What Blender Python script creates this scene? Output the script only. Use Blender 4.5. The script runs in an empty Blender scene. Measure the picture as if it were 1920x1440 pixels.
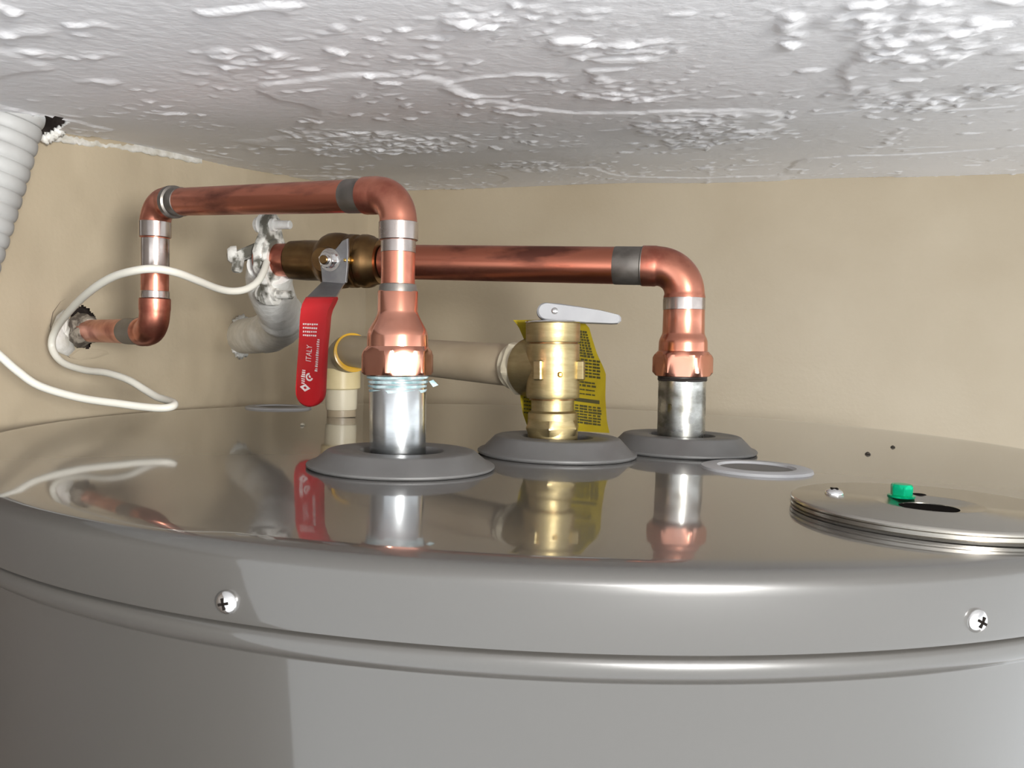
import bpy, math, random
import numpy as np
from mathutils import Vector, Matrix

random.seed(4)
RNG = np.random.default_rng(7)
C = bpy.context.scene.collection
scene = bpy.context.scene
V = Vector

# ------------------------------------------------------------------ camera
F = 1500.0                       # focal length in pixels of the 1920 px wide frame
PITCH, ROLL, CAMH = 0.03558, 0.02999, 0.0525
cp, sp, cr, sr = math.cos(PITCH), math.sin(PITCH), math.cos(ROLL), math.sin(ROLL)
RIGHT = V((cr, sp * sr, cp * sr))
UP = V((-sr, sp * cr, cp * cr))
FWD = V((0, cp, -sp))
cam = bpy.data.cameras.new('camera')
cam.sensor_width = 36.0
cam.lens = 36.0 * F / 1920.0
cam.clip_start = 0.01
camo = bpy.data.objects.new('camera', cam)
camo.matrix_world = Matrix(((RIGHT.x, UP.x, -FWD.x, 0), (RIGHT.y, UP.y, -FWD.y, 0),
                            (RIGHT.z, UP.z, -FWD.z, CAMH), (0, 0, 0, 1)))
C.objects.link(camo)
scene.camera = camo

# ------------------------------------------------------------------ world, lamps, exposure
w = bpy.data.worlds.new('room_light')
scene.world = w
w.use_nodes = True
w.node_tree.nodes['Background'].inputs[0].default_value = (0.93, 0.97, 1.0, 1)
w.node_tree.nodes['Background'].inputs[1].default_value = 1.75
ld = bpy.data.lights.new('work_lamp', 'AREA')
ld.shape = 'DISK'
ld.size = 0.16
ld.energy = 13.5
ld.color = (1.0, 0.985, 0.95)
lo = bpy.data.objects.new('work_lamp', ld)
lo.location = (0.25, -0.33, 0.075)
lo.rotation_euler = (V((-1.0, 0.40, 0.20)) - V(lo.location)).to_track_quat('-Z', 'Y').to_euler()
C.objects.link(lo)
vs = scene.view_settings
vs.view_transform = 'Standard'
vs.look = 'None'
vs.exposure = 0.12
vs.gamma = 1.0
vs.use_curve_mapping = False

# ------------------------------------------------------------------ helpers
def P(u, v, D):
    """world point seen at pixel (u, v) of the photograph at depth D metres"""
    u, v, D = float(u), float(v), float(D)
    return V((0, 0, CAMH)) + D * (FWD + RIGHT * ((u - 960) / F) + UP * ((720 - v) / F))

def on_deck(u, v):
    r = P(u, v, 1) - V((0, 0, CAMH))
    return V((0, 0, CAMH)) + r * (-CAMH / r.z)

ORG = {}
def origin(o):
    t = V((0, 0, 0))
    while o is not None:
        t = t + o.location
        o = o.parent
    return t

def obj(name, vf, mat, parent=None, loc=None, smooth=True, sharp=32, label=None):
    verts, faces = vf
    me = bpy.data.meshes.new(name)
    o = bpy.data.objects.new(name, me)
    C.objects.link(o)
    if parent is not None:
        o.parent = parent
    if loc is not None:
        o.location = V(loc) - (origin(parent) if parent is not None else V((0, 0, 0)))
    off = np.array(origin(o))
    a = np.asarray([tuple(p) for p in verts], dtype=float) - off if not isinstance(verts, np.ndarray) else verts - off
    me.from_pydata(a.tolist(), [], faces)
    me.validate()
    me.update()
    if smooth:
        me.polygons.foreach_set('use_smooth', [True] * len(me.polygons))
        me.set_sharp_from_angle(angle=math.radians(sharp))
    if mat is not None:
        me.materials.append(mat)
    if label:
        o['label'] = label
    return o

def thing(name, label, cat, loc=(0, 0, 0), group=None):
    o = bpy.data.objects.new(name, None)
    o.empty_display_size = 0.01
    o.location = loc
    C.objects.link(o)
    return tag(o, label, cat, group)

def tag(o, label, cat, group=None):
    o['label'] = label
    o['category'] = cat
    if group:
        o['group'] = group
    return o

def struct(o):
    o['kind'] = 'structure'
    return o

def frame_of(axis):
    a = V(axis).normalized()
    h = V((0, 0, 1)) if abs(a.z) < 0.9 else V((1, 0, 0))
    x = h.cross(a).normalized()
    y = a.cross(x).normalized()
    return a, x, y

def join(*parts):
    vs_, fs = [], []
    for v, f in parts:
        n = len(vs_)
        vs_ += [tuple(p) for p in v]
        fs += [tuple(i + n for i in q) for q in f]
    return vs_, fs

def lathe(centers, radii, seg=48, axis=None, rfun=None, cap=True, closed=False):
    """rings round an axis; rfun(theta, k, r) may reshape the radius"""
    centers = [V(c) for c in centers]
    if axis is None:
        axis = centers[-1] - centers[0]
    a, x, y = frame_of(axis)
    v, f = [], []
    n = len(centers)
    for k, (c, r) in enumerate(zip(centers, radii)):
        for i in range(seg):
            t = 2 * math.pi * i / seg
            rr = rfun(t, k, r) if rfun else r
            v.append(c + (x * math.cos(t) + y * math.sin(t)) * rr)
    for k in range(n - 1 if not closed else n):
        k2 = (k + 1) % n
        for i in range(seg):
            j = (i + 1) % seg
            f.append((k * seg + i, k * seg + j, k2 * seg + j, k2 * seg + i))
    if cap and not closed:
        if radii[0] > 1e-6:
            f.append(tuple(range(seg - 1, -1, -1)))
        if radii[-1] > 1e-6:
            f.append(tuple((n - 1) * seg + i for i in range(seg)))
    return v, f

def prof(base, axis, pairs, **kw):
    """lathe from (distance along axis, radius) pairs"""
    a = V(axis).normalized()
    return lathe([V(base) + a * s for s, r in pairs], [r for s, r in pairs], axis=a, **kw)

def col(u0, v0, u1, v1, D, rows, **kw):
    """upright lathe whose axis runs through two pixels at depth D; rows are (v, radius in px)"""
    D0, D1 = D if isinstance(D, tuple) else (D, D)
    cs, rs = [], []
    for v, r in rows:
        t = (v - v0) / (v1 - v0)
        d = D0 + (D1 - D0) * t
        cs.append(P(u0 + (u1 - u0) * t, v, d))
        rs.append(r * d / F)
    return lathe(cs, rs, axis=P(u0, v0, D0) - P(u1, v1, D1) if v0 < v1 else P(u1, v1, D1) - P(u0, v0, D0), **kw)

def hexr(apothem, rot=0.0, base=0.0):
    def fn(t, k, r):
        m = (t + rot) % (math.pi / 3) - math.pi / 6
        return max(min(apothem / math.cos(m), r), min(base, r) if base else 0)
    return fn

def sweep(pts, rad, seg=24, cap=True, rfun=None):
    pts = [V(p) for p in pts]
    n = len(pts)
    if not hasattr(rad, '__len__'):
        rad = [rad] * n
    tang = [(pts[min(i + 1, n - 1)] - pts[max(i - 1, 0)]).normalized() for i in range(n)]
    a, x, y = frame_of(tang[0])
    v, f = [], []
    for i in range(n):
        t = tang[i]
        x = (x - t * x.dot(t)).normalized()
        y = t.cross(x)
        for k in range(seg):
            th = 2 * math.pi * k / seg
            r = rad[i] if rfun is None else rfun(th, i, rad[i])
            v.append(pts[i] + (x * math.cos(th) + y * math.sin(th)) * r)
    for i in range(n - 1):
        for k in range(seg):
            j = (k + 1) % seg
            f.append((i * seg + k, i * seg + j, (i + 1) * seg + j, (i + 1) * seg + k))
    if cap:
        f.append(tuple(range(seg - 1, -1, -1)))
        f.append(tuple((n - 1) * seg + i for i in range(seg)))
    return v, f

def smooth_path(pts, per=8):
    pts = [V(p) for p in pts]
    q = [pts[0] * 2 - pts[1]] + pts + [pts[-1] * 2 - pts[-2]]
    out = []
    for i in range(1, len(q) - 2):
        a, b, c, d = q[i - 1:i + 3]
        for k in range(per):
            t = k / per
            out.append(0.5 * ((2 * b) + (c - a) * t + (2 * a - 5 * b + 4 * c - d) * t * t
                              + (3 * b - a - 3 * c + d) * t ** 3))
    out.append(pts[-1])
    return out

def elbow(p_in, corner, p_out, r, bend, cup, seg=36):
    """copper elbow: cup, bend, cup; bend = centre line radius"""
    p_in, corner, p_out = V(p_in), V(corner), V(p_out)
    d1 = (p_in - corner).normalized()
    d2 = (p_out - corner).normalized()
    ang = math.acos(max(-1, min(1, d1.dot(d2))))
    L = bend / math.tan(ang / 2)
    a, b = corner + d1 * L, corner + d2 * L
    cen = corner + (d1 + d2).normalized() * (bend / math.sin(ang / 2))
    arc = []
    va, vb = a - cen, b - cen
    om = va.angle(vb)
    for k in range(17):
        t = k / 16
        arc.append(cen + (va * math.sin((1 - t) * om) + vb * math.sin(t * om)) / math.sin(om))
    e1, e2 = a + d1 * cup, b + d2 * cup
    pts = [e1, e1 - d1 * 0.0004, e1 - d1 * (cup * 0.9), a] + arc[1:-1] + [b, e2 - d2 * (cup * 0.9), e2 - d2 * 0.0004, e2]
    rad = [r * 0.95, r, r, r * 0.975] + [r * 0.965] * 15 + [r * 0.975, r, r, r * 0.95]
    return sweep(pts, rad, seg), e1, e2

def box(c, sx, sy, sz, ax=(1, 0, 0), up=(0, 0, 1), bev=0.0):
    """box with (optionally) chamfered edges in the frame ax / up"""
    x = V(ax).normalized()
    z = (V(up) - x * V(up).dot(x)).normalized()
    y = z.cross(x)
    c = V(c)
    v, f = [], []
    b = bev
    secs = [(-sz / 2, b), (-sz / 2 + b, 0), (sz / 2 - b, 0), (sz / 2, b)] if b else [(-sz / 2, 0), (sz / 2, 0)]
    for zz, ins in secs:
        hx, hy = sx / 2 - ins, sy / 2 - ins
        ring = [(-hx + b, -hy), (hx - b, -hy), (hx, -hy + b), (hx, hy - b), (hx - b, hy), (-hx + b, hy), (-hx, hy - b), (-hx, -hy + b)] if b else \
               [(-hx, -hy), (hx, -hy), (hx, hy), (-hx, hy)]
        for px, py in ring:
            v.append(c + x * px + y * py + z * zz)
    m = 8 if b else 4
    for k in range(len(secs) - 1):
        for i in range(m):
            j = (i + 1) % m
            f.append((k * m + i, k * m + j, (k + 1) * m + j, (k + 1) * m + i))
    f.append(tuple(range(m - 1, -1, -1)))
    f.append(tuple((len(secs) - 1) * m + i for i in range(m)))
    return v, f

def plate(front, thick, bev=0.0008):
    """slab from an ordered outline of 3-D points; thick is a vector from front to back"""
    n = len(front)
    cen = sum((V(p) for p in front), V((0, 0, 0))) / n
    thick = V(thick)
    tn = thick.normalized()
    def ins(p):
        d = (cen - V(p))
        d = d - tn * d.dot(tn)
        return d.normalized() * bev
    rings = [[V(p) + ins(p) for p in front], [V(p) + tn * bev for p in front],
             [V(p) + thick - tn * bev for p in front], [V(p) + thick + ins(p) for p in front]]
    v = [q for r in rings for q in r]
    f = []
    for k in range(3):
        for i in range(n):
            j = (i + 1) % n
            f.append((k * n + i, k * n + j, (k + 1) * n + j, (k + 1) * n + i))
    f.append(tuple(range(n - 1, -1, -1)))
    f.append(tuple(3 * n + i for i in range(n)))
    return v, f

def dome(base, axis, r, h, seg=32, rings=8, skirt=0.0):
    pr = [(0, r)]
    if skirt:
        pr.append((skirt, r))
    for k in range(1, rings + 1):
        t = k / rings * math.pi / 2
        pr.append((skirt + h * math.sin(t), max(r * math.cos(t), 1e-5)))
    return prof(base, axis, pr, seg=seg)

# numpy value noise ------------------------------------------------
def vnoise(x, y, scale, seed):
    g = np.random.default_rng(seed).random((257, 257))
    X, Y = x / scale, y / scale
    xi, yi = np.floor(X).astype(int), np.floor(Y).astype(int)
    fx, fy = X - xi, Y - yi
    fx = fx * fx * fx * (fx * (fx * 6 - 15) + 10)
    fy = fy * fy * fy * (fy * (fy * 6 - 15) + 10)
    a, b = g[xi % 256, yi % 256], g[(xi + 1) % 256, yi % 256]
    c, d = g[xi % 256, (yi + 1) % 256], g[(xi + 1) % 256, (yi + 1) % 256]
    return (a * (1 - fx) + b * fx) * (1 - fy) + (c * (1 - fx) + d * fx) * fy

def sstep(a, b, x):
    t = np.clip((x - a) / (b - a), 0, 1)
    return t * t * (3 - 2 * t)

def in_poly(u, v, poly):
    r = np.zeros(u.shape, bool)
    n = len(poly)
    for i in range(n):
        x1, y1 = poly[i]
        x2, y2 = poly[(i + 1) % n]
        c = ((y1 > v) != (y2 > v)) & (u < (x2 - x1) * (v - y1) / (y2 - y1 + 1e-12) + x1)
        r ^= c
    return r

def pix(pts):
    q = pts - np.array([0, 0, CAMH])
    d = q @ np.array(FWD)
    return 960 + F * (q @ np.array(RIGHT)) / d, 720 - F * (q @ np.array(UP)) / d

# ------------------------------------------------------------------ materials
def mat(name, base, rough=0.5, metal=0.0, **kw):
    m = bpy.data.materials.new(name)
    m.use_nodes = True
    b = m.node_tree.nodes['Principled BSDF']
    b.inputs['Base Color'].default_value = (*base, 1)
    b.inputs['Roughness'].default_value = rough
    b.inputs['Metallic'].default_value = metal
    for k, val in kw.items():
        b.inputs[k.replace('_', ' ')].default_value = val
    return m

def nodes(m):
    return m.node_tree, m.node_tree.nodes['Principled BSDF']

def add_noise(m, cols, scale=40, detail=4, fac=(0.35, 0.65), stretch=(1, 1, 1), rough=None, bump=0.0, bscale=None, bdist=0.001, mixto=None):
    nt, b = nodes(m)
    tc = nt.nodes.new('ShaderNodeNewGeometry')
    mp = nt.nodes.new('ShaderNodeMapping')
    mp.inputs['Scale'].default_value = stretch
    nt.links.new(tc.outputs['Position'], mp.inputs['Vector'])
    nz = nt.nodes.new('ShaderNodeTexNoise')
    nz.inputs['Scale'].default_value = scale
    nz.inputs['Detail'].default_value = detail
    nt.links.new(mp.outputs['Vector'], nz.inputs['Vector'])
    rp = nt.nodes.new('ShaderNodeValToRGB')
    rp.color_ramp.elements[0].position = fac[0]
    rp.color_ramp.elements[1].position = fac[1]
    rp.color_ramp.elements[0].color = (*cols[0], 1)
    rp.color_ramp.elements[1].color = (*cols[1], 1)
    nt.links.new(nz.outputs['Fac'], rp.inputs['Fac'])
    nt.links.new(rp.outputs['Color'], b.inputs['Base Color'])
    if rough:
        mr = nt.nodes.new('ShaderNodeMapRange')
        mr.inputs['From Min'].default_value = fac[0]
        mr.inputs['From Max'].default_value = fac[1]
        mr.inputs['To Min'].default_value = rough[0]
        mr.inputs['To Max'].default_value = rough[1]
        nt.links.new(nz.outputs['Fac'], mr.inputs['Value'])
        nt.links.new(mr.outputs['Result'], b.inputs['Roughness'])
    if bump:
        n2 = nt.nodes.new('ShaderNodeTexNoise')
        n2.inputs['Scale'].default_value = bscale or scale
        n2.inputs['Detail'].default_value = 5
        nt.links.new(mp.outputs['Vector'], n2.inputs['Vector'])
        bp = nt.nodes.new('ShaderNodeBump')
        bp.inputs['Strength'].default_value = bump
        bp.inputs['Distance'].default_value = bdist
        nt.links.new(n2.outputs['Fac'], bp.inputs['Height'])
        nt.links.new(bp.outputs['Normal'], b.inputs['Normal'])
    return m

M = {}
M['ceiling'] = add_noise(mat('ceiling_plaster', (.7, .7, .7), .75), ((.86, .855, .875), (.90, .895, .915)), 9, 4, bump=.35, bscale=420, bdist=.0006)
M['plaster'] = add_noise(mat('raw_plaster', (.7, .7, .68), .8), ((.58, .55, .48), (.76, .74, .70)), 90, 4, bump=.6, bscale=300, bdist=.001)
M['wall'] = add_noise(mat('tan_wall_paint', (.5, .43, .31), .5), ((.485, .402, .285), (.535, .452, .33)), 7, 5, bump=.3, bscale=230, bdist=.0006)
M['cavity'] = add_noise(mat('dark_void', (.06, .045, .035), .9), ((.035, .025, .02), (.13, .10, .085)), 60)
M['putty'] = add_noise(mat('old_putty', (.2, .17, .14), .8), ((.10, .08, .065), (.36, .32, .27)), 190, 4, fac=(.42, .6))
M['dark_board'] = add_noise(mat('dark_board_finish', (.07, .05, .04), .55), ((.055, .045, .038), (.085, .068, .055)), 8)
M['floor'] = add_noise(mat('floor_concrete', (.3, .29, .27), .8), ((.26, .25, .24), (.34, .33, .31)), 12)
M['paint'] = add_noise(mat('taupe_enamel', (.17, .155, .135), .32, Coat_Weight=1.0, Coat_Roughness=.05), ((.052, .0485, .044), (.056, .0525, .048)), 3, 2, bump=.02, bscale=500, bdist=.0002)
M['bare'] = add_noise(mat('cover_metal', (.5, .48, .45), .3, 1.0), ((.40, .375, .335), (.44, .415, .37)), 12, 2, rough=(.2, .26))
M['dark'] = mat('dark_hole', (.012, .010, .009), 1.0, Specular_IOR_Level=0.0)
M['rubber'] = add_noise(mat('grey_rubber', (.13, .125, .12), .5), ((.098, .096, .094), (.115, .113, .111)), 60, 3, rough=(.42, .55))
M['copper'] = add_noise(mat('copper', (.6, .2, .12), .33, 1.0), ((.40, .13, .09), (.66, .265, .18)), 55, 5, fac=(.34, .55), stretch=(1, 1, 1), rough=(.42, .28))
M['copper_old'] = add_noise(mat('handled_copper', (.5, .17, .1), .36, 1.0), ((.20, .075, .055), (.62, .225, .145)), 38, 6, fac=(.36, .52), stretch=(.6, .6, 2.2), rough=(.5, .30))
M['copper_new'] = add_noise(mat('bright_copper', (.75, .36, .26), .2, 1.0), ((.66, .27, .18), (.76, .36, .26)), 30, 3, rough=(.26, .16))
M['solder'] = add_noise(mat('solder_grey', (.22, .2, .18), .42, .9), ((.17, .155, .14), (.26, .24, .22)), 120, 4, rough=(.4, .55))
M['tinned'] = add_noise(mat('tinned_copper', (.62, .55, .52), .24, 1.0), ((.40, .345, .32), (.58, .52, .49)), 70, 4, rough=(.3, .18))
M['zinc'] = add_noise(mat('galvanised_steel', (.6, .62, .62), .22, 1.0), ((.52, .54, .55), (.62, .64, .65)), 60, 5, stretch=(1, 1, 2.5), rough=(.26, .20), bump=.05, bscale=400, bdist=.0002)
M['zinc_dark'] = add_noise(mat('weathered_galvanised_steel', (.4, .4, .38), .28, 1.0), ((.20, .195, .17), (.60, .60, .57)), 75, 5, stretch=(1, 1, 1.5), rough=(.45, .2), bump=.10, bscale=400, bdist=.0002)
M['tape'] = add_noise(mat('teal_thread_tape', (.35, .48, .5), .4), ((.22, .34, .36), (.52, .62, .64)), 260, 3)
M['dope'] = mat('black_thread_paste', (.02, .016, .014), .45)
M['brass'] = add_noise(mat('satin_brass', (.66, .5, .22), .34, 1.0), ((.36, .285, .14), (.46, .37, .20)), 80, 4, stretch=(1, 1, 5), rough=(.50, .40), bump=.2, bscale=320, bdist=.0003)
M['brass_old'] = add_noise(mat('brown_cast_brass', (.2, .12, .05), .34, 1.0), ((.15, .085, .038), (.27, .165, .07)), 60, 4, rough=(.42, .28))
M['brass_bright'] = mat('bright_brass', (.85, .6, .2), .2, 1.0)
M['lever_grey'] = add_noise(mat('zinc_lever', (.3, .3, .31), .6, 0), ((.25, .25, .26), (.29, .29, .30)), 60)
M['chrome'] = mat('polished_steel', (.78, .77, .76), .14, 1.0)
M['steel'] = add_noise(mat('lever_steel', (.34, .34, .35), .42, .85), ((.30, .30, .31), (.42, .42, .43)), 70, 3, rough=(.48, .36))
M['red'] = add_noise(mat('red_vinyl', (.58, .02, .025), .35), ((.55, .017, .022), (.62, .026, .032)), 30)
M['print'] = mat('silver_print', (.72, .62, .60), .5)
M['cpvc'] = add_noise(mat('beige_plastic_pipe', (.42, .34, .24), .4), ((.36, .29, .195), (.43, .355, .25)), 25)
M['cpvc_yel'] = add_noise(mat('yellowed_plastic', (.6, .5, .27), .38), ((.58, .47, .24), (.68, .57, .33)), 35)
M['glue'] = mat('amber_glue', (.60, .34, .03), .25)
M['cpvc_white'] = mat('pale_plastic', (.62, .56, .42), .4)
M['yellow'] = add_noise(mat('yellow_tag_stock', (.62, .5, .02), .45, Transmission_Weight=0.0), ((.27, .20, .009), (.35, .27, .015)), 60)
M['ink'] = mat('black_ink', (.05, .045, .015), .6)
M['white_paint'] = add_noise(mat('brushed_white_paint', (.6, .6, .57), .45), ((.72, .72, .69), (.84, .835, .81)), 130, 4, bump=.5, bscale=260, bdist=.0012)
M['grime_paint'] = add_noise(mat('grimy_white_paint', (.5, .5, .46), .45), ((.11, .105, .085), (.66, .65, .61)), 120, 5, fac=(.40, .56), bump=.5, bscale=260, bdist=.0012)
M['cable'] = mat('cable_sheath', (.66, .64, .57), .42)
M['hose'] = add_noise(mat('hose_wrap', (.78, .78, .76), .55), ((.38, .375, .365), (.44, .44, .43)), 40)
M['plug'] = mat('pale_plug', (.36, .36, .37), .5)
M['plug_shade'] = mat('recess_shade_grey', (.13, .125, .12), .6)
M['green'] = mat('green_zinc', (.0, .42, .20), .25, .75)
M['crumb'] = mat('pale_crumb', (.55, .52, .42), .8)
M['speck'] = mat('dark_speck', (.05, .04, .03), .8)

# ------------------------------------------------------------------ the setting
CORN = V((-0.203, 1.094, 0))
E_ = V((0.962, -0.272, 0)).normalized()        # along the back wall, to the right
M_ = V((-0.272, -0.962, 0)).normalized()       # off the back wall, towards the viewer
WD = V((-0.315 + 0.203, 0.566 - 1.094, 0)).normalized()   # along the left wall, towards the viewer
WN = V((-WD.y, WD.x, 0))
if WN.x < 0:
    WN = -WN                                      # into the room
ZC, SLOPE = CAMH + 0.217, 0.132
def ceil_z(p):
    return ZC - SLOPE * (V((p[0], p[1], 0)) - CORN).dot(M_)

VOID = [(56, 226), (66, 216), (90, 219), (112, 219), (131, 229), (118, 238), (107, 247), (98, 251), (92, 258), (84, 262), (76, 260), (70, 250)]
# ceiling: fine relief where it is in view, plain beyond
s0, s1, d0, d1 = -0.10, 1.06, -0.004, 0.93
ns, nd = 680, 545
S, Dd = np.meshgrid(np.linspace(s0, s1, ns), np.linspace(d0, d1, nd), indexing='ij')
CLUST = [(690, 265, 170, 42, 1.0), (1330, 240, 190, 46, 1.0), (1730, 60, 210, 75, 1.0), (1130, 95, 190, 40, .9), (480, 110, 110, 30, .8), (900, 25, 160, 45, .9),
         (110, 95, 190, 14, .7), (210, 150, 90, 14, .6), (1680, 190, 150, 30, .9), (1880, 170, 90, 40, .8), (1000, 310, 110, 20, .8), (1480, 40, 40, 60, .6), (330, 40, 120, 30, .45),
         (260, 245, 160, 12, .4), (560, 200, 140, 18, .5), (1180, 180, 300, 12, .6), (1500, 290, 250, 16, .4), (640, 335, 160, 12, .6), (40, 20, 160, 40, .4)]
def relief(x, y):
    """hand trowelled plaster: raised crumbly clusters with ridges between smooth sweeps"""
    wx = x + .010 * (vnoise(x, y, .028, 11) - .5) + .003 * (vnoise(x, y, .007, 13) - .5)
    wy = y + .010 * (vnoise(x, y, .028, 12) - .5) + .003 * (vnoise(x, y, .007, 17) - .5)
    pts = np.stack([CORN.x + E_.x * x + M_.x * y, CORN.y + E_.y * x + M_.y * y, ZC - SLOPE * y], -1).reshape(-1, 3)
    pu, pv = pix(pts)
    pu, pv = pu.reshape(x.shape), pv.reshape(x.shape)
    den = np.zeros_like(x)
    for u, v, a, b, k in CLUST:
        den = np.maximum(den, k * np.exp(-.5 * (((pu - u) / (a * .6)) ** 2 + ((pv - v - (pu - u) * .05) / (b * .6)) ** 2)))
    patch = .55 * vnoise(wx, wy, .05, 1) + .45 * vnoise(wx, wy, .022, 2)
    m = sstep(.52, .66, patch * .55 + den * .55)
    b1 = sstep(.46, .74, vnoise(wx, wy, .0056, 3))
    b2 = sstep(.5, .85, vnoise(wx, wy, .0040, 4))
    b3 = sstep(.5, .8, vnoise(wx * .6 + wy * .8, (wy * .6 - wx * .8) * 1.8, .014, 6))
    bumps = b1 * .0014 + b2 * .0007 + b3 * .0011
    n3 = vnoise(wx * .8 + 3, wy + 5, .10, 8)
    gate = sstep(.60, .75, vnoise(wx, wy, .045, 9))
    rid = np.exp(-((n3 - .5) / .008) ** 2) * gate * .0012
    few = sstep(.80, .93, vnoise(wx, wy, .0085, 14)) * sstep(.42, .6, vnoise(wx, wy, .06, 15)) * .0011
    few = few + sstep(.78, .92, vnoise(wx, wy, .0052, 19)) * sstep(.48, .66, vnoise(wx, wy, .05, 20)) * .0006
    step_ = sstep(.49, .515, vnoise(wx, wy, .15, 18)) * .0012      # thin lap edges of the trowel coats
    und = (vnoise(x, y, .16, 10) - .5) * .004
    fine = (vnoise(x, y, .003, 16) - .5) * .00022
    return .72 * m * bumps + .8 * rid + few + step_ + und + fine
H = relief(S, Dd)
edge = np.minimum.reduce([S - s0, s1 - S, d1 - Dd])
H *= np.clip(edge / .02, 0, 1)
X = CORN.x + E_.x * S + M_.x * Dd
Y = CORN.y + E_.y * S + M_.y * Dd
Z = ZC - SLOPE * Dd - H
cv = np.stack([X, Y, Z], -1).reshape(-1, 3)
ii, jj = np.meshgrid(np.arange(ns - 1), np.arange(nd - 1), indexing='ij')
q = np.stack([ii * nd + jj, (ii + 1) * nd + jj, (ii + 1) * nd + jj + 1, ii * nd + jj + 1], -1).reshape(-1, 4)
cu, cvv = pix(cv[q].mean(1))
keep = ~in_poly(cu, cvv, VOID)
# the ceiling stops at the left wall
lw = (cv[q].mean(1) - np.array(CORN)) @ np.array(WN)
keep &= lw > -0.012
q = q[keep]
n0 = len(cv)
def cpnt(s, d):
    return (CORN.x + E_.x * s + M_.x * d, CORN.y + E_.y * s + M_.y * d, ZC - SLOPE * d)
ext = [cpnt(s0, d1), cpnt(s1, d1), cpnt(s1, d0), cpnt(1.5, d0), cpnt(1.5, d1), cpnt(-.17, d1), cpnt(-.17, 1.33), cpnt(1.5, 1.33)]
cv = np.concatenate([cv, np.array(ext)])
cf = q.tolist() + [[n0 + 2, n0 + 1, n0 + 4, n0 + 3], [n0 + 5, n0 + 6, n0 + 7, n0 + 4, n0 + 1, n0]]
ceiling = struct(obj('ceiling', (cv, cf), M['ceiling'], sharp=180))

# left wall, with the two broken-out holes
STUBHOLE = [(131, 596), (139, 580), (150, 574), (164, 577), (176, 590), (182, 612), (180, 640), (166, 652), (143, 650), (138, 636), (132, 622)]
L1 = 1.15
nl, nz = 1000, 230
LL, TT = np.meshgrid(np.linspace(0, L1, nl), np.linspace(0, 1, nz), indexing='ij')
top = ZC - SLOPE * (LL * WD.dot(M_)) + .002
zz = -0.06 + TT * (top + .06)
bulge = (vnoise(LL, zz, .05, 21) - .5) * .0022 + (vnoise(LL, zz, .018, 22) - .5) * .0008
wx_, wy_ = CORN.x + WD.x * LL, CORN.y + WD.y * LL
wv = np.stack([wx_ + WN.x * bulge, wy_ + WN.y * bulge, zz], -1).reshape(-1, 3)
ii, jj = np.meshgrid(np.arange(nl - 1), np.arange(nz - 1), indexing='ij')
q = np.stack([ii * nz + jj, (ii + 1) * nz + jj, (ii + 1) * nz + jj + 1, ii * nz + jj + 1], -1).reshape(-1, 4)
mid = wv[q].mean(1)
front = mid @ np.array(FWD) > .05
cu, cvv = pix(mid)
cu = cu + 7 * (vnoise(mid[:, 1], mid[:, 2], .004, 31) - .5)
cvv = cvv + 7 * (vnoise(mid[:, 1], mid[:, 2], .004, 32) - .5)
keep = ~(front & (in_poly(cu, cvv, VOID) | in_poly(cu, cvv, STUBHOLE)))
q = q[keep][:, ::-1]
n0 = len(wv)
low = [(CORN.x, CORN.y, -1.25), (CORN.x + WD.x * L1, CORN.y + WD.y * L1, -1.25),
       (CORN.x + WD.x * L1, CORN.y + WD.y * L1, -.06), (CORN.x, CORN.y, -.06)]
wv = np.concatenate([wv, np.array(low)])
wall_left = struct(obj('wall_left', (wv, q.tolist() + [[n0, n0 + 1, n0 + 2, n0 + 3]]), M['wall'], sharp=180))

def wall_pt(u, v, off=0.0):
    r = P(u, v, 1) - V((0, 0, CAMH))
    t = (CORN + WN * off - V((0, 0, CAMH))).dot(WN) / r.dot(WN)
    return V((0, 0, CAMH)) + r * t

# cavities behind the holes (open-fronted dark boxes)
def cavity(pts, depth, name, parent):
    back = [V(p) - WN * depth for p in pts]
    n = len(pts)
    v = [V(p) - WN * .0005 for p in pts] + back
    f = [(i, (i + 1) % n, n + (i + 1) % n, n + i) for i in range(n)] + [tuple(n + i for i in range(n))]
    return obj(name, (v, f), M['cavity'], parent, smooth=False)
c0 = wall_pt(156, 614)
cav = []
for k in range(16):
    t = 2 * math.pi * k / 16
    cav.append(c0 + WD * (.030 * math.cos(t)) + V((0, 0, .024 * math.sin(t))))
cavity(cav, .05, 'wall_cavity', wall_left)
c1 = wall_pt(98, 243)
cavity([c1 + WD * a + V((0, 0, b)) for a, b in ((-.05, -.035), (.05, -.035), (.05, .05), (-.05, .05))], .06, 'broken_cavity', wall_left)
# lid above the broken ceiling corner
v_, f_ = box(c1 + WN * .03 + V((0, 0, .062)), .14, .14, .01, WD)
obj('void_lath', (v_, f_), M['cavity'], ceiling, smooth=False)

# back wall
def quadwall(name, a, b, zb, zt0, zt1, m, n=60):
    a, b = V(a), V(b)
    v = [(a.x, a.y, zb), (b.x, b.y, zb), (b.x, b.y, zt1), (a.x, a.y, zt0)]
    return obj(name, (v, [(0, 1, 2, 3)]), m, smooth=False)
bw0, bw1 = CORN - E_ * .01, CORN + E_ * 1.5
struct(quadwall('wall_back', bw0, bw1, -1.25, ZC + .003, ZC + .003, M['wall']))
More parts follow.
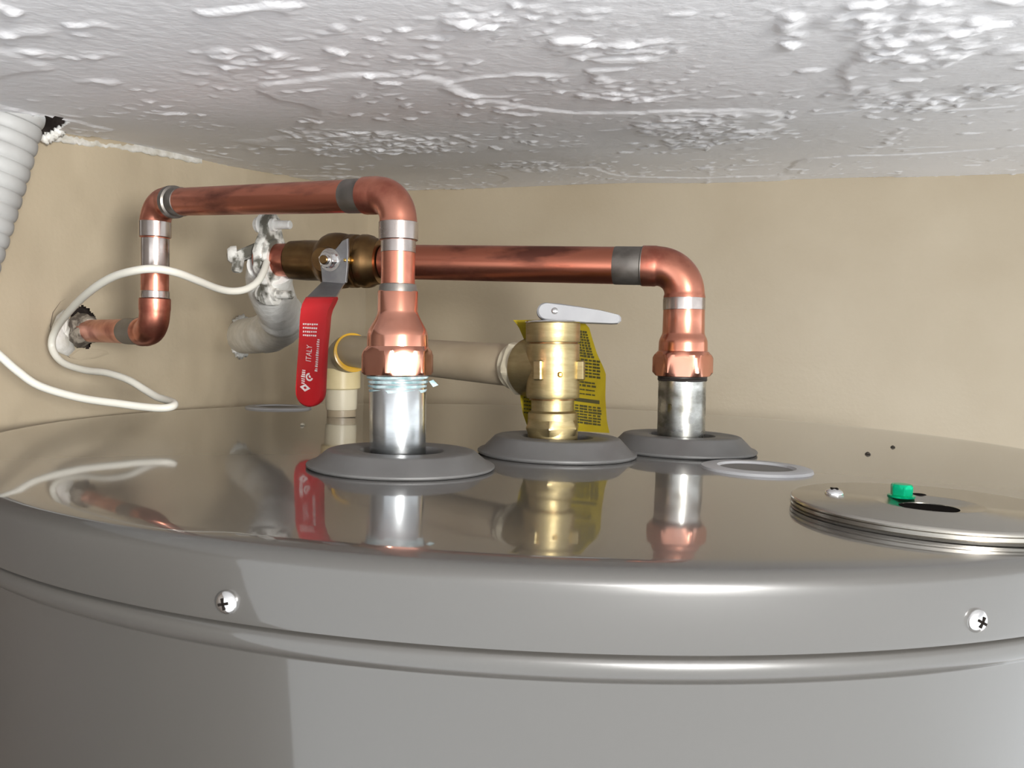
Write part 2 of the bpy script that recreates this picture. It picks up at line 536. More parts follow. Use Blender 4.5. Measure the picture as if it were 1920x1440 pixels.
# unseen dark board added at the left wall's near end, darkening the tank's reflection
ca, cb = CORN + WD * .64 + WN * .012, CORN + WD * (L1 + .03) + WN * .012
cm = (ca + cb) / 2
struct(obj('shade_board_1', box((cm.x, cm.y, -.53), (cb - ca).length, .024, 1.42, WD, bev=.003), M['dark_board'], smooth=False))
struct(obj('floor', ([(-.7, -.2, -1.25), (1.5, -.2, -1.25), (1.5, 1.3, -1.25), (-.7, 1.3, -1.25)], [(0, 1, 2, 3)]), M['floor'], smooth=False))

# ragged plaster along the joint of ceiling and left wall
def lumpy(path, r, seed, seg=10, amp=.5):
    rr = random.Random(seed)
    pts = smooth_path(path, 6)
    rad = [r * (1 - amp / 2 + amp * rr.random()) for _ in pts]
    rad[0] *= .3
    rad[-1] *= .3
    return sweep(pts, rad, seg, rfun=lambda th, i, q: q * (1 + .35 * math.sin(3 * th + i * 1.7)))
rr = random.Random(17)
bu = list(range(84, 384, 5))
bv, bf = [], []
for k, u in enumerate(bu):
    base = float(np.interp(u, [84, 104, 130, 165, 210, 255, 300, 340, 379], [263, 266, 269, 275, 279, 286, 293, 302, 309])) + rr.uniform(-2.5, 1.5)
    for off, dv in ((.0001, 0), (.0012 + .001 * rr.random(), -2.0), (.0013 + .0008 * rr.random(), -6 - 3 * rr.random()), (.0001, -13 - 3 * rr.random())):
        bv.append(wall_pt(u + rr.uniform(-1, 1), base + dv, off))
for k in range(len(bu) - 1):
    for i in range(3):
        bf.append((k * 4 + i, (k + 1) * 4 + i, (k + 1) * 4 + i + 1, k * 4 + i + 1))
obj('plaster_bead', (bv, bf), M['plaster'], wall_left, sharp=180)
bead2 = [wall_pt(u, v, .006) for u, v in ((80, 264), (94, 257), (105, 250), (116, 243), (127, 236), (138, 233))]
obj('plaster_bead', lumpy(bead2, .0026, 2), M['plaster'], wall_left, sharp=180)
bead3 = [P(u, v, d) for u, v, d in ((140, 231, .570), (175, 233, .575), (215, 238, .585), (255, 244, .60), (290, 249, .615))]
obj('plaster_bead', lumpy(bead3, .0020, 3), M['plaster'], ceiling, sharp=180)
# white plaster patch round the stub hole
def patch(pts, off, th, seed):
    rr = random.Random(seed)
    n = len(pts)
    cen = (sum(p[0] for p in pts) / n, sum(p[1] for p in pts) / n)
    v, f = [], []
    for k, (sc, o) in enumerate(((1, .0004), (.86, th), (.45, th * 1.5), (.02, th * 1.2))):
        for (a, b) in pts:
            v.append(wall_pt(cen[0] + (a - cen[0]) * sc, cen[1] + (b - cen[1]) * sc, off + o * (1 + .5 * rr.random())))
    for k in range(3):
        for i in range(n):
            j = (i + 1) % n
            f.append((k * n + i, k * n + j, (k + 1) * n + j, (k + 1) * n + i))
    return v, f
obj('plaster_patch', patch([(128, 592), (133, 610), (132, 628), (139, 644), (141, 656), (128, 668), (108, 660), (97, 640), (96, 616), (106, 592), (120, 580)], .0005, .0028, 5), M['plaster'], wall_left, sharp=180)
obj('plaster_patch', patch([(150, 655), (175, 654), (200, 658), (205, 664), (180, 672), (150, 676), (132, 668)], .0002, .0006, 6), M['wall'], wall_left, sharp=180)

# ------------------------------------------------------------------ water heater
TC = V((0.02467, 0.52833, 0))
R0 = 0.3255
heater = thing('water_heater', 'large round taupe enamelled water heater tank with glossy flat top, filling the lower half', 'water heater', (TC.x, TC.y, -1.25))
UPZ = V((0, 0, 1))
lid = [(0, .002)]
lp = [(-.0220, .3268), (-.0220, .3293), (-.0205, .3297), (-.0070, .3297)]
for k in range(1, 9):
    t = k / 8 * math.pi / 2
    lp.append((-.0060 + .0054 * math.sin(t), .3297 - .0046 * (1 - math.cos(t))))
lp += [(-.0004, .3240), (-.0001, .318), (0, .30), (0, .15), (0, .0001)]
obj('top_cap', prof(TC, UPZ, lp, seg=360), M['paint'], heater, sharp=40)
jp = [(-1.25, .3262), (-.031, .3262)]
for k in range(0, 9):
    t = -math.pi / 2 + math.pi * k / 8
    jp.append((-.0265 + .0036 * math.sin(t), .3266 + .0022 * math.cos(t)))
jp += [(-.0222, .3264), (-.012, .3262)]
obj('jacket', prof(TC, UPZ, jp, seg=360, cap=False), M['paint'], heater, sharp=60)

def rim_pt(u, v, R):
    o = V((0, 0, CAMH))
    r = P(u, v, 1) - o
    a = r.x ** 2 + r.y ** 2
    b = 2 * ((o.x - TC.x) * r.x + (o.y - TC.y) * r.y)
    c = (o.x - TC.x) ** 2 + (o.y - TC.y) ** 2 - R * R
    return o + r * ((-b - math.sqrt(b * b - 4 * a * c)) / (2 * a))
def screw(name, p, n, r, parent, label, rot=0.3):
    s = obj(name, dome(p, n, r, r * .55, 28, 7, skirt=r * .18), M['chrome'], parent, loc=p, label=label)
    a, x, y = frame_of(n)
    x2 = x * math.cos(rot) + y * math.sin(rot)
    y2 = y * math.cos(rot) - x * math.sin(rot)
    t = p + a * (r * .70)
    cross = join(box(t, r * .95, r * .22, r * .12, x2, a), box(t, r * .22, r * .95, r * .12, x2, a))
    obj('drive_recess', cross, M['dark'], s, smooth=False)
for (u, v, lab, rot) in ((427, 1129, 'cross-head screw on the left of the cap skirt', .25), (1830, 1163, 'cross-head screw on the right of the cap skirt', 1.1)):
    p = rim_pt(u, v, .3297)
    n = V((p.x - TC.x, p.y - TC.y, 0)).normalized()
    D = (p - V((0, 0, CAMH))).dot(FWD)
    screw('cap_screw', p - n * .0003, n, 23 * D / F, heater, lab, rot)

# access cover on the right of the deck
AC = V((.1493, .2825, 0))
cov = obj('access_cover', prof(AC, UPZ, [(0, .0456), (.0002, .0464), (.0010, .0466), (.0012, .0457), (.0016, .0457), (.0018, .0466), (.0026, .0466), (.0028, .0457),
                                        (.0032, .0457), (.0034, .0466), (.0041, .0464), (.0045, .0456), (.0045, .0182), (.0047, .0178), (.0046, .0172), (.0037, .0125), (.0032, .0106), (.0031, .0098), (.0012, .0097)], seg=120, cap=False),
          M['bare'], heater, sharp=50, label='round layered metal access cover with a dimpled hole')
obj('cover_hole', prof(AC, UPZ, [(.0026, .0099), (.0028, .0098), (.0028, .0001)], seg=48, cap=True), M['dark'], cov)
p = on_deck(1563, 949) + V((0, 0, .0042))
screw('cover_screw', p, UPZ, 17 * .302 / F, cov, 'small bright screw', .5)
p = on_deck(1689, 953) + V((0, 0, .0042))
gs = obj('ground_screw', prof(p, UPZ, [(0, .0047), (.0007, .0048), (.0010, .0039), (.0011, .0039), (.0030, .0042), (.0042, .0041), (.0049, .0034), (.0051, .0020), (.0051, .0001)], seg=48, rfun=lambda t, k, r: hexr(.0035, .25)(t, k, r) if k >= 2 else r), M['green'], cov, sharp=25, label='green hexagonal ground screw')
obj('cover_slot', prof(on_deck(1722, 950) + V((0, 0, .0046)), UPZ, [(0, .0026), (.0002, .0024)], seg=20), M['dark'], cov)

# pale plugs let into the deck
def plug(c, r, lab, off=(0, 0)):
    p = obj('opening_plug', prof(c, UPZ, [(0, r), (.0012, r - .0004), (.0017, r - .002), (.0017, r * .70), (.0004, r * .66), (.00025, .0001)], seg=72, cap=False), M['plug'], heater, loc=c, label=lab)
    obj('recess_shade', prof(V(c) + V((0, 0, .0004)), UPZ, [(0, r * .655), (.0002, r * .65), (.0002, .0001)], seg=48), M['plug_shade'], p)  # darker disc paints the shade inside the plug's hollow
    return p
plug(V((.1215, .3925, 0)), .0268, 'flat pale plug in front of the far galvanised nipple')
plug(V((-.2056, .706, 0)), .0285, 'flat pale plug at the back left')

# ------------------------------------------------------------------ rubber gaskets round the openings
def gasket(c, zs, lab):
    c = V((c[0], c[1], 0))
    pr = [(.0002, .0400), (.0002, .0420), (.0010, .0427), (.0019, .0427), (.0025, .0420), (.0030, .0400), (.0094, .0338), (.0099, .0325), (.0100, .0300), (.0100, .0205), (.0096, .0192), (.0085, .0186), (.0012, .0180)]
    return tag(obj('pipe_gasket', prof(c, UPZ, [(a * zs, b) for a, b in pr], seg=96, cap=False), M['rubber'], loc=c, sharp=35), lab, 'gasket', 'grey rubber gaskets on the tank top')
gasket((-.0495, .3655), .80, 'grey rubber gasket round the shiny near galvanised nipple, lowest of the three')
gasket((.0253, .4294), 1.0, 'grey rubber gasket round the foot of the brass relief valve')
gasket((.0998, .4652), .97, 'grey rubber gasket round the far right galvanised nipple')

# ------------------------------------------------------------------ near (left) copper line
DN = .3655
hot = thing('water_pipe', 'thinner copper water line from the shiny near nipple, over and down to the left wall', 'pipe', P(746, 862, DN))
Dt = .361
obj('nipple', col(746, 480, 746, 880, (Dt + .001, DN), [(872, 50), (864, 52.5), (712, 53), (708, 51)], seg=64), M['zinc'], hot, label='bright galvanised nipple')
# thread sealing tape: a wound ribbon
tp = []
for k in range(4):
    v0 = 704 + k * 8.2
    tp += [(v0, 50), (v0 + 1.4, 57.5 - k * 1.2), (v0 + 5.2, 56.5 - k * 1.3), (v0 + 6.6, 52)]
obj('thread_tape', col(746, 480, 746, 880, (Dt + .001, DN), tp, seg=64, rfun=lambda t, k, r: r + .00025 * math.sin(5 * t + k)), M['tape'], hot, label='teal thread sealing tape', sharp=50)
obj('tape_end', plate([P(a, b, .357) for a, b in ((804, 715), (812, 712), (822, 722), (812, 726))], FWD * .0004, .0001), M['tape'], hot, smooth=False)
ad = [(704, 58), (702.5, 63), (698, 69), (666, 69), (658, 64.5), (651, 58), (649.5, 57), (630, 56.5), (626, 56), (618, 53.5), (600, 43.5), (590, 39), (584, 37.6), (548, 37.6), (546, 36.8), (545.5, 33)]
def hexpart(t, k, r):
    if 0 <= k <= 5:
        return hexr(59.5 * .3632 / F, .175)(t, k, r)
    return r
obj('female_adapter', col(746, 480, 746, 880, (Dt + .001, DN), ad, seg=96, rfun=hexpart), M['copper_new'], hot, sharp=28, label='bright bell-shaped copper adapter with a hexagonal foot')
obj('solder_joint', col(747, 440, 746, 560, (Dt, Dt + .001), [(549, 33), (548, 35.5), (540, 35.2), (534, 34), (533, 32.4)], seg=48), M['solder'], hot)
obj('riser', col(747, 440, 746, 560, (Dt, Dt + .001), [(560, 31.6), (440, 31.6)], seg=48), M['copper'], hot)
obj('tinned_or_glint_band', col(747, 440, 746, 560, (Dt, Dt + .001), [(474, 31.8), (473.5, 32.6), (448, 32.6), (447, 31.8)], seg=48), M['tinned'], hot, label='silvery tinned band')
K1, K2 = P(747, 365, .3595), P(291, 380, .470)
pin = P(747, 449, .3605)
e, c1_, c2_ = elbow(pin, K1, K2, 36 * .3605 / F, .0130, .0085)
obj('elbow', e, M['copper'], hot, label='plain copper elbow over the riser')
dn = (P(747, 480, .361) - K1).normalized()
pe = c1_
obj('tinned_or_glint_band', prof(pe + dn * -.0002, -dn, [(0, 36.2 * .3605 / F), (.0002, 36.9 * .3605 / F), (.0078, 36.9 * .3605 / F), (.0080, 36.2 * .3605 / F)], seg=48), M['tinned'], hot, label='painted silvery highlight on the copper lip')
ax = (K2 - K1).normalized()
obj('top_pipe', sweep([c2_ - ax * .004, K2 - ax * .016], .00775, 40), M['copper_old'], hot, label='long copper pipe with dark handling marks')
obj('solder_band', prof(c2_ - ax * .0003, ax, [(0, .0078), (.0002, .0083), (.0008, .00795), (.0118, .00795), (.0121, .0078)], seg=48), M['solder'], hot)
K3 = P(290, 622, .474)
e, d1_, d2_ = elbow(K1, K2, K3, .00885, .0125, .0072)
obj('elbow', e, M['copper'], hot)
ax2 = (K3 - K2).normalized()
obj('solder_band', prof(d1_ - ax * .0074, ax, [(0, .0078), (.0003, .0081), (.0068, .0081), (.0074, .00925), (.0105, .0093), (.0108, .0087)], seg=48), M['solder'], hot)
obj('down_pipe', sweep([d2_ - ax2 * .003, K3 - ax2 * .016], .00775, 40), M['copper'], hot)
obj('tinned_or_glint_band', prof(d2_ + ax2 * .0005, ax2, [(0, .0078), (.0002, .00795), (.0162, .00795), (.0166, .0078)], seg=48), M['tinned'], hot, label='silvery tinned band')
obj('tinned_or_glint_band', prof(d2_ - ax2 * .0092, ax2, [(0, .0088), (.0002, .00905), (.0088, .00905), (.0090, .0086)], seg=48, rfun=None), M['tinned'], hot, label='painted silvery highlight on the copper lip')  # silvery ring paints in the highlight on the copper elbow
WP = P(150, 620, .575)
e, f1_, f2_ = elbow(K2, K3, WP, .00885, .0125, .0072)
obj('elbow', e, M['copper'], hot)
obj('solder_band', prof(f1_ - ax2 * .0044, ax2, [(0, .0078), (.0002, .0080), (.0040, .0081), (.0044, .0088)], seg=48), M['tinned'], hot, label='silvery tinned band')
ax3 = (WP - K3).normalized()
obj('stub_pipe', sweep([f2_ - ax3 * .003, WP + ax3 * .03], .00775, 36), M['copper'], hot)
obj('solder_band', prof(f2_ - ax3 * .0002, ax3, [(0, .0088), (.0003, .0090), (.002, .0082), (.026, .0082), (.0265, .0078)], seg=48), M['solder'], hot)
# grey putty stuffed round the stub
def blob(c, axx, ln, r, seed, seg=20, rings=10):
    rr = random.Random(seed)
    cs, rs = [], []
    for k in range(rings + 1):
        t = k / rings
        cs.append(V(c) + V(axx).normalized() * (ln * t))
        rs.append(r * (.82 + .3 * math.sin(math.pi * t)) * (.88 + .24 * rr.random()))
    ph = rr.random() * 6
    return lathe(cs, rs, seg, axis=axx, rfun=lambda t, k, q: q * (1 + .16 * math.sin(3 * t + ph + k * .5) + .10 * math.sin(7 * t + k * 1.3)))
obj('stub_putty', blob(P(172, 620, .556), ax3, .042, .0098, 3), M['putty'], wall_left, sharp=60, label='lumpy grey putty round the copper stub')

# ------------------------------------------------------------------ far (right) copper line
DF = .4670
cold = thing('water_pipe', 'thicker copper water line with ball valve, running from the far right nipple to the left', 'pipe', P(1277, 825, DF))
obj('nipple', col(1283, 560, 1276, 842, (.4625, DF), [(842, 42), (826, 44), (712, 44), (709, 42)], seg=64), M['zinc_dark'], cold, label='weathered galvanised nipple')
obj('thread_paste', col(1283, 560, 1276, 842, (.4625, DF), [(715, 42), (714, 44.4), (711, 45.5), (709.5, 44.5), (708, 45.8), (705, 46), (703, 44)], seg=48, rfun=lambda t, k, r: r + .0002 * math.sin(4 * t + k)), M['dope'], cold, label='dark thread sealing paste')
ad = [(706, 46), (704.5, 50), (698, 56.5), (671, 56.5), (665, 52.5), (659, 47), (658, 45.5), (643, 45), (639, 44.5), (634, 43), (628, 40), (624, 39), (600, 38.6), (558, 38.2), (556.5, 37.6), (556, 34)]
def hexpart2(t, k, r):
    if 0 <= k <= 5:
        return hexr(48.5 * .466 / F, .733)(t, k, r)
    return r
obj('male_adapter', col(1283, 560, 1276, 842, (.4625, DF), ad, seg=96, rfun=hexpart2), M['copper_new'], cold, sharp=28, label='bright copper adapter with a hexagonal foot')
obj('tinned_or_glint_band', col(1283, 560, 1276, 842, (.4625, DF), [(577, 38), (576, 38.7), (559, 38.7), (558, 38)], seg=48), M['tinned'], cold, label='silvery tinned band')
KC = P(1285, 500, .4615)
KW = P(500, 487, .545)
e, g1_, g2_ = elbow(P(1283, 560, .4625), KC, KW, 38.5 * .462 / F, .0165, .0085, 44)
obj('elbow', e, M['copper'], cold, label='plain copper elbow over the far nipple')
dn = (P(1283, 600, .463) - KC).normalized()
obj('tinned_or_glint_band', prof(g1_ + dn * .0003, -dn, [(0, 38.4 * .462 / F), (.0002, 39 * .462 / F), (.0064, 39 * .462 / F), (.0067, 38.2 * .462 / F)], seg=48), M['tinned'], cold, label='painted silvery highlight on the copper lip')
axc = (KW - KC).normalized()
obj('solder_band', prof(g2_ - axc * .0004, axc, [(0, .0117), (.0004, .0118), (.0012, .01125), (.0165, .01125), (.0169, .0110)], seg=48), M['solder'], cold)
# white painted wall pipe feeding the line
wp = smooth_path([wall_pt(446, 632, -.02), wall_pt(452, 631), P(488, 627, .715), P(520, 618, .665), P(532, 604, .635), P(526, 588, .612), P(514, 562, .585), P(505, 530, .562), P(508, 500, .548)], 7)
rads = [.0168 if i < 14 else .0158 for i in range(len(wp))]
obj('wall_pipe', sweep(wp, rads, 28, rfun=lambda th, i, r: r * (1.10 if (16 <= i <= 18 or 33 <= i <= 35) else 1)), M['white_paint'], cold, sharp=60, label='white painted pipe and elbow coming out of the wall')
obj('caulk_ring', lumpy([wall_pt(452 + 15 * math.cos(t), 631 + 34 * math.sin(t), .003) for t in [k * math.pi / 6 for k in range(13)]], .0034, 9), M['white_paint'], wall_left, sharp=180)

# ------------------------------------------------------------------ brass ball valve on the far line
def on_axis(u):
    # point of the far pipe's axis at pixel column u
    lo_, hi_ = 0.0, 1.0
    for _ in range(50):
        m_ = (lo_ + hi_) / 2
        p_ = KC.lerp(KW, m_)
        uu = 960 + F * (p_ - V((0, 0, CAMH))).dot(RIGHT) / (p_ - V((0, 0, CAMH))).dot(FWD)
        if uu > u:
            lo_ = m_
        else:
            hi_ = m_
    return KC.lerp(KW, lo_)
obj('run_pipe', sweep([g2_ - axc * .004, on_axis(720)], .0110, 44), M['copper_old'], cold, label='long thick copper pipe')
obj('tail_pipe', sweep([on_axis(544), KW + axc * .004], .0110, 44), M['copper'], cold)
VB = on_axis(632)
DV = (VB - V((0, 0, CAMH))).dot(FWD)
k_ = DV / F
valve = thing('ball_valve', 'brown brass ball valve with a red dipped lever on the thicker copper line', 'valve', VB)
def seg_px(rows):
    cs, rs = [], []
    for u, r in rows:
        p_ = on_axis(u)
        cs.append(p_)
        rs.append(r * (p_ - V((0, 0, CAMH))).dot(FWD) / F)
    return lathe(cs, rs, 64, axis=axc * -1)
rows = [(718, 31), (717, 42), (703, 44), (698, 48), (690, 50), (683, 50), (680, 46), (674, 46.5), (672, 49.5), (660, 50), (655, 47), (650, 50.5), (640, 52), (632, 52.2), (622, 51), (614, 47), (608, 41), (602, 37.5), (575, 37.5), (562, 36.5), (548, 35.5), (546, 30)]
obj('valve_body', seg_px(rows[::-1]), M['brass_old'], valve, sharp=40, label='brown cast brass body')
# stem, nut and stop lug face the viewer
fv = (V((0, 0, CAMH)) - VB)
fv = (fv - axc * fv.dot(axc)).normalized()                # square to the pipe, towards the viewer
up_ = axc.cross(fv)
if up_.z < 0:
    up_ = -up_
S0 = VB + fv * .0165 - axc * (-.0025)
def vp(u, v, off):
    """point on a plane square to the valve's stem, off metres in front of the pipe axis"""
    o_ = V((0, 0, CAMH))
    r_ = P(u, v, 1) - o_
    t_ = ((VB + fv * off) - o_).dot(fv) / r_.dot(fv)
    return o_ + r_ * t_
obj('stem_boss', prof(vp(620, 487, .012), fv, [(0, .0085), (.010, .0080), (.0105, .0074)], seg=32), M['brass_old'], valve)
obj('stop_lug', dome(vp(660, 488, .014), fv, .0028, .0035, 20, 6, skirt=.006), M['brass_bright'], valve, label='bright brass stop lug')
OFF = .0232
st = [(642, 451), (651, 447), (652, 470), (651, 500), (648, 530), (640, 533), (604, 531), (602, 510), (600, 495), (604, 478), (618, 472), (630, 466)]
lv = obj('lever', plate([vp(a, b, OFF) for a, b in st], fv * -.0025, .0004), M['steel'], valve, sharp=30, label='grey steel lever strap')
jog = [(604, 531), (640, 533), (629, 560), (571, 558)]
def sl(off0, off1):
    return [vp(604, 528, off0), vp(645, 531, off0), vp(626, 562, off1), vp(572, 560, off1)]
obj('lever_bend', plate(sl(OFF, OFF + .020), fv * -.0025 + up_ * .0006, .0003), M['steel'], lv, smooth=False)
nut = vp(619, 487, OFF)
obj('stem_nut', prof(nut, fv, [(0, .0070), (.0006, .0072), (.0008, .0054), (.0050, .0054), (.0055, .0046), (.0056, .0032), (.0072, .0031), (.0076, .0024)], seg=48, rfun=lambda t, k, r: hexr(.0048, .3)(t, k, r) if 2 <= k <= 4 else r), M['chrome'], valve, sharp=28, label='shiny stem nut')
obj('stem', prof(nut + fv * .004, fv, [(0, .0028), (.0042, .0028), (.0046, .0022)], seg=24), M['brass_old'], valve)
GO = OFF + .020
gl = [(571, 557), (626, 557), (622, 566), (616, 578), (613, 590), (611, 620), (608, 660), (606, 700), (604, 735)]
for k in range(1, 12):
    t = math.pi * k / 12
    gl.append((578 + 26 * math.cos(t), 737 + 27 * math.sin(t)))
gl += [(552, 733), (553, 700), (556, 660), (559, 620), (561, 592), (563, 575), (566, 565)]
grip = obj('grip', plate([vp(a, b, GO + .0022) for a, b in gl], fv * -.0062, .0016), M['red'], lv, sharp=50, label='red vinyl grip with pale print')

def text_mesh(s, size):
    cu = bpy.data.curves.new('t', 'FONT')
    cu.body = s
    cu.size = size
    cu.resolution_u = 2
    o = bpy.data.objects.new('t', cu)
    C.objects.link(o)
    dg = bpy.context.evaluated_depsgraph_get()
    me = o.evaluated_get(dg).to_mesh()
    v = [p.co.copy() for p in me.vertices]
    f = [tuple(p.vertices) for p in me.polygons]
    o.evaluated_get(dg).to_mesh_clear()
    bpy.data.objects.remove(o)
    bpy.data.curves.remove(cu)
    return v, f
# the print runs along the grip: writing direction d_ goes down the grip
gt, gb = vp(590, 590, GO + .00235), vp(580, 735, GO + .00235)
d_ = (gt - gb).normalized()                              # reads from the foot upwards
n_ = fv
uu_ = n_.cross(d_).normalized()                          # letter-up points to the left
gpx = (gt - V((0, 0, CAMH))).dot(FWD) / F
def put(vf, u, v, sx=1.0):
    o_ = vp(u, v, GO + .00235)
    return [o_ + d_ * (q.x * sx) + uu_ * q.y for q in vf[0]], vf[1]
pr = []
def strokes(u, v, length, height, n, seed):
    """a line of print too small to read: a row of letter-sized strokes"""
    rr = random.Random(seed)
    vv, ff = [], []
    x = 0
    for k in range(n):
        wd = length / n * (.45 + .3 * rr.random())
        hh = height * (.75 + .25 * rr.random())
        for a, b in ((x, 0), (x + wd, 0), (x + wd, hh), (x, hh)):
            vv.append(V((a, b, 0)))
        m = len(vv)
        ff.append((m - 4, m - 3, m - 2, m - 1))
        x += length / n
    return put((vv, ff), u, v)
for k, (u, v) in enumerate(((575, 628), (582, 628), (589, 628), (596, 628))):
    pass
for k, vv_ in enumerate((606, 613, 620, 627)):
    # four short lines written across the grip
    a_, b_ = vp(568, vv_, GO + .00235), vp(597 - k, vv_ + 1, GO + .00235)
    dx = (b_ - a_) / 7
    rr = random.Random(40 + k)
    vv, ff = [], []
    for c in range(7):
        s_ = a_ + dx * c
        hh = -d_ * (gpx * 3.6 * (.75 + .25 * rr.random()))
        wd = dx * (.62 + .2 * rr.random())
        vv += [s_, s_ + wd, s_ + wd + hh, s_ + hh]
        m = len(vv)
        ff.append((m - 4, m - 3, m - 2, m - 1))
    pr.append((vv, ff))
pr.append(strokes(595, 697, gpx * 64, gpx * 6, 15, 2))
pr.append(put(text_mesh('ITALY', gpx * 17), 583, 679, .72))
pr.append(strokes(571, 720, gpx * 29, gpx * 9, 7, 4))
dia = [V((-7.5, 0, 0)), V((0, -11.5, 0)), V((7.5, 0, 0)), V((0, 11.5, 0))]
inn = [V((-3, 0, 0)), V((0, -4.2, 0)), V((3, 0, 0)), V((0, 4.2, 0))]
pr.append(put(([p * gpx for p in dia + inn], [(0, 1, 5, 4), (1, 2, 6, 5), (2, 3, 7, 6), (3, 0, 4, 7)]), 572, 727))
ring = [V((math.cos(t * math.pi / 9), math.sin(t * math.pi / 9), 0)) for t in range(14)]
pr.append(put(([p * (8 * gpx) for p in ring] + [p * (4.5 * gpx) for p in ring], [(i, i + 1, 15 + i, 14 + i) for i in range(13)]), 580, 707))
pr.append(put(([p * (2.6 * gpx) for p in ring], [tuple(range(14))]), 581, 706))
obj('lettering', join(*pr), M['print'], grip, smooth=False)

# ------------------------------------------------------------------ ground clamp on the far line
CC = on_axis(508)
Dc = (CC - V((0, 0, CAMH))).dot(FWD)
kc = Dc / F
clamp = thing('ground_clamp', 'grimy white painted two-bolt ground clamp on the copper pipe left of the brass valve', 'clamp', CC)
af = -axc                                                # towards the right, along the pipe
cf_ = (V((0, 0, CAMH)) - CC)
cf_ = (cf_ - af * cf_.dot(af)).normalized()
cu_ = af.cross(cf_)
if cu_.z < 0:
    cu_ = -cu_
def cl(a, b, c):
    """clamp frame: a along the pipe to the right, b up, c towards the viewer (px)"""
    return CC + af * (a * kc) + cu_ * (b * kc) + cf_ * (c * kc)
# the jaw plates: two half discs with lugs, square to the pipe
def jaw(sign):
    out = []
    for t in range(0, 13):
        a_ = math.pi * t / 12
        out.append((math.cos(a_) * 44, 4 + math.sin(a_) * 36))
    out = [(44, 2), (46, 14), (36, 34), (24, 52), (20, 72), (10, 84), (-8, 86), (-20, 78), (-24, 60), (-30, 40), (-42, 22), (-44, 2)]
    pts = [cl(-9, sign * b, c) for c, b in out]
    return plate(pts, af * (19 * kc), .0010)
j1 = obj('upper_jaw', jaw(1), M['grime_paint'], clamp, sharp=40)
j2 = obj('lower_jaw', jaw(-1), M['grime_paint'], clamp, sharp=40)
obj('jaw_collar', prof(cl(-14, 0, 0), af, [(0, 36 * kc), (6 * kc, 40 * kc), (24 * kc, 40 * kc), (30 * kc, 37 * kc), (30.5 * kc, 33 * kc)], seg=40), M['grime_paint'], clamp)
for sg, jj_ in ((1, j1), (-1, j2)):
    b0 = cl(-9, sg * 64, 8)
    bolt = obj('bolt', join(prof(b0, -af, [(0, 19 * kc), (3 * kc, 19.5 * kc), (4 * kc, 15 * kc), (12 * kc, 14.5 * kc), (16 * kc, 11 * kc), (17 * kc, 1 * kc)], seg=32),
                           prof(cl(8, sg * 64, 8), af, [(0, 12 * kc), (9 * kc, 12 * kc), (9.5 * kc, 8 * kc), (40 * kc, 8 * kc), (42 * kc, 6 * kc)], seg=20)), M['grime_paint' if sg < 0 else 'white_paint'], clamp, sharp=40)
# wire lug on the left
obj('wire_lug', join(box(cl(-38, 12, 16), 62 * kc, 26 * kc, 20 * kc, af + cu_ * .35, cu_, 3 * kc),
                     prof(cl(-58, 8, 24), -af * .6 + cf_ * .5, [(0, 17 * kc), (10 * kc, 16 * kc), (16 * kc, 11 * kc), (17 * kc, 1 * kc)], seg=20)), M['grime_paint'], clamp, sharp=40)
obj('set_screw', prof(cl(-52, 2, 26), -cu_ + cf_ * .3, [(0, 11 * kc), (24 * kc, 10 * kc), (27 * kc, 7 * kc)], seg=16), M['grime_paint'], clamp)

# ------------------------------------------------------------------ ground cable
cab = [(500, 492, .528), (494, 510, .520), (482, 529, .512), (462, 542, .505), (436, 546, .498), (408, 541, .488), (370, 526, .470), (330, 511, .455), (290, 504, .447), (250, 508, .447), (210, 520, .455), (170, 545, .470), (135, 578, .495), (108, 612, .520), (97, 640, .528), (102, 663, .528), (122, 682, .525), (160, 694, .518), (200, 699, .508), (240, 712, .500), (272, 731, .495), (294, 744, .490), (312, 750, .484), (325, 755, .476), (326, 760, .471), (316, 764, .468), (296, 765, .466), (262, 762, .465), (225, 757, .463), (150, 746, .460), (75, 724, .456), (32, 695, .452), (0, 667, .448), (-40, 634, .445), (-110, 590, .44)]
tag(obj('ground_cable', sweep(smooth_path([P(*c) for c in cab], 6), .0023, 16), M['cable']), 'thin off-white cable looping over the left wall from the clamp, doubling back on itself', 'cable')

# ------------------------------------------------------------------ ribbed hose at the top left
hp = [P(16, 196, .478), P(8, 232, .478), P(-24, 340, .475), P(-76, 500, .470), P(-150, 700, .465)]
hs = smooth_path(hp, 90)
n = len(hs)
acc = 0
rad = []
for i in range(n):
    if i:
        acc += (hs[i] - hs[i - 1]).length
    ph = (acc / .0084) % 1
    rad.append(.0178 + .0022 * max(0, math.sin(math.pi * ph)) ** .35)
tag(obj('ribbed_hose', sweep(hs, rad, 40), M['hose'], loc=hs[0], sharp=60), 'thick white ribbed hose slanting down from the ceiling at the left edge', 'hose')

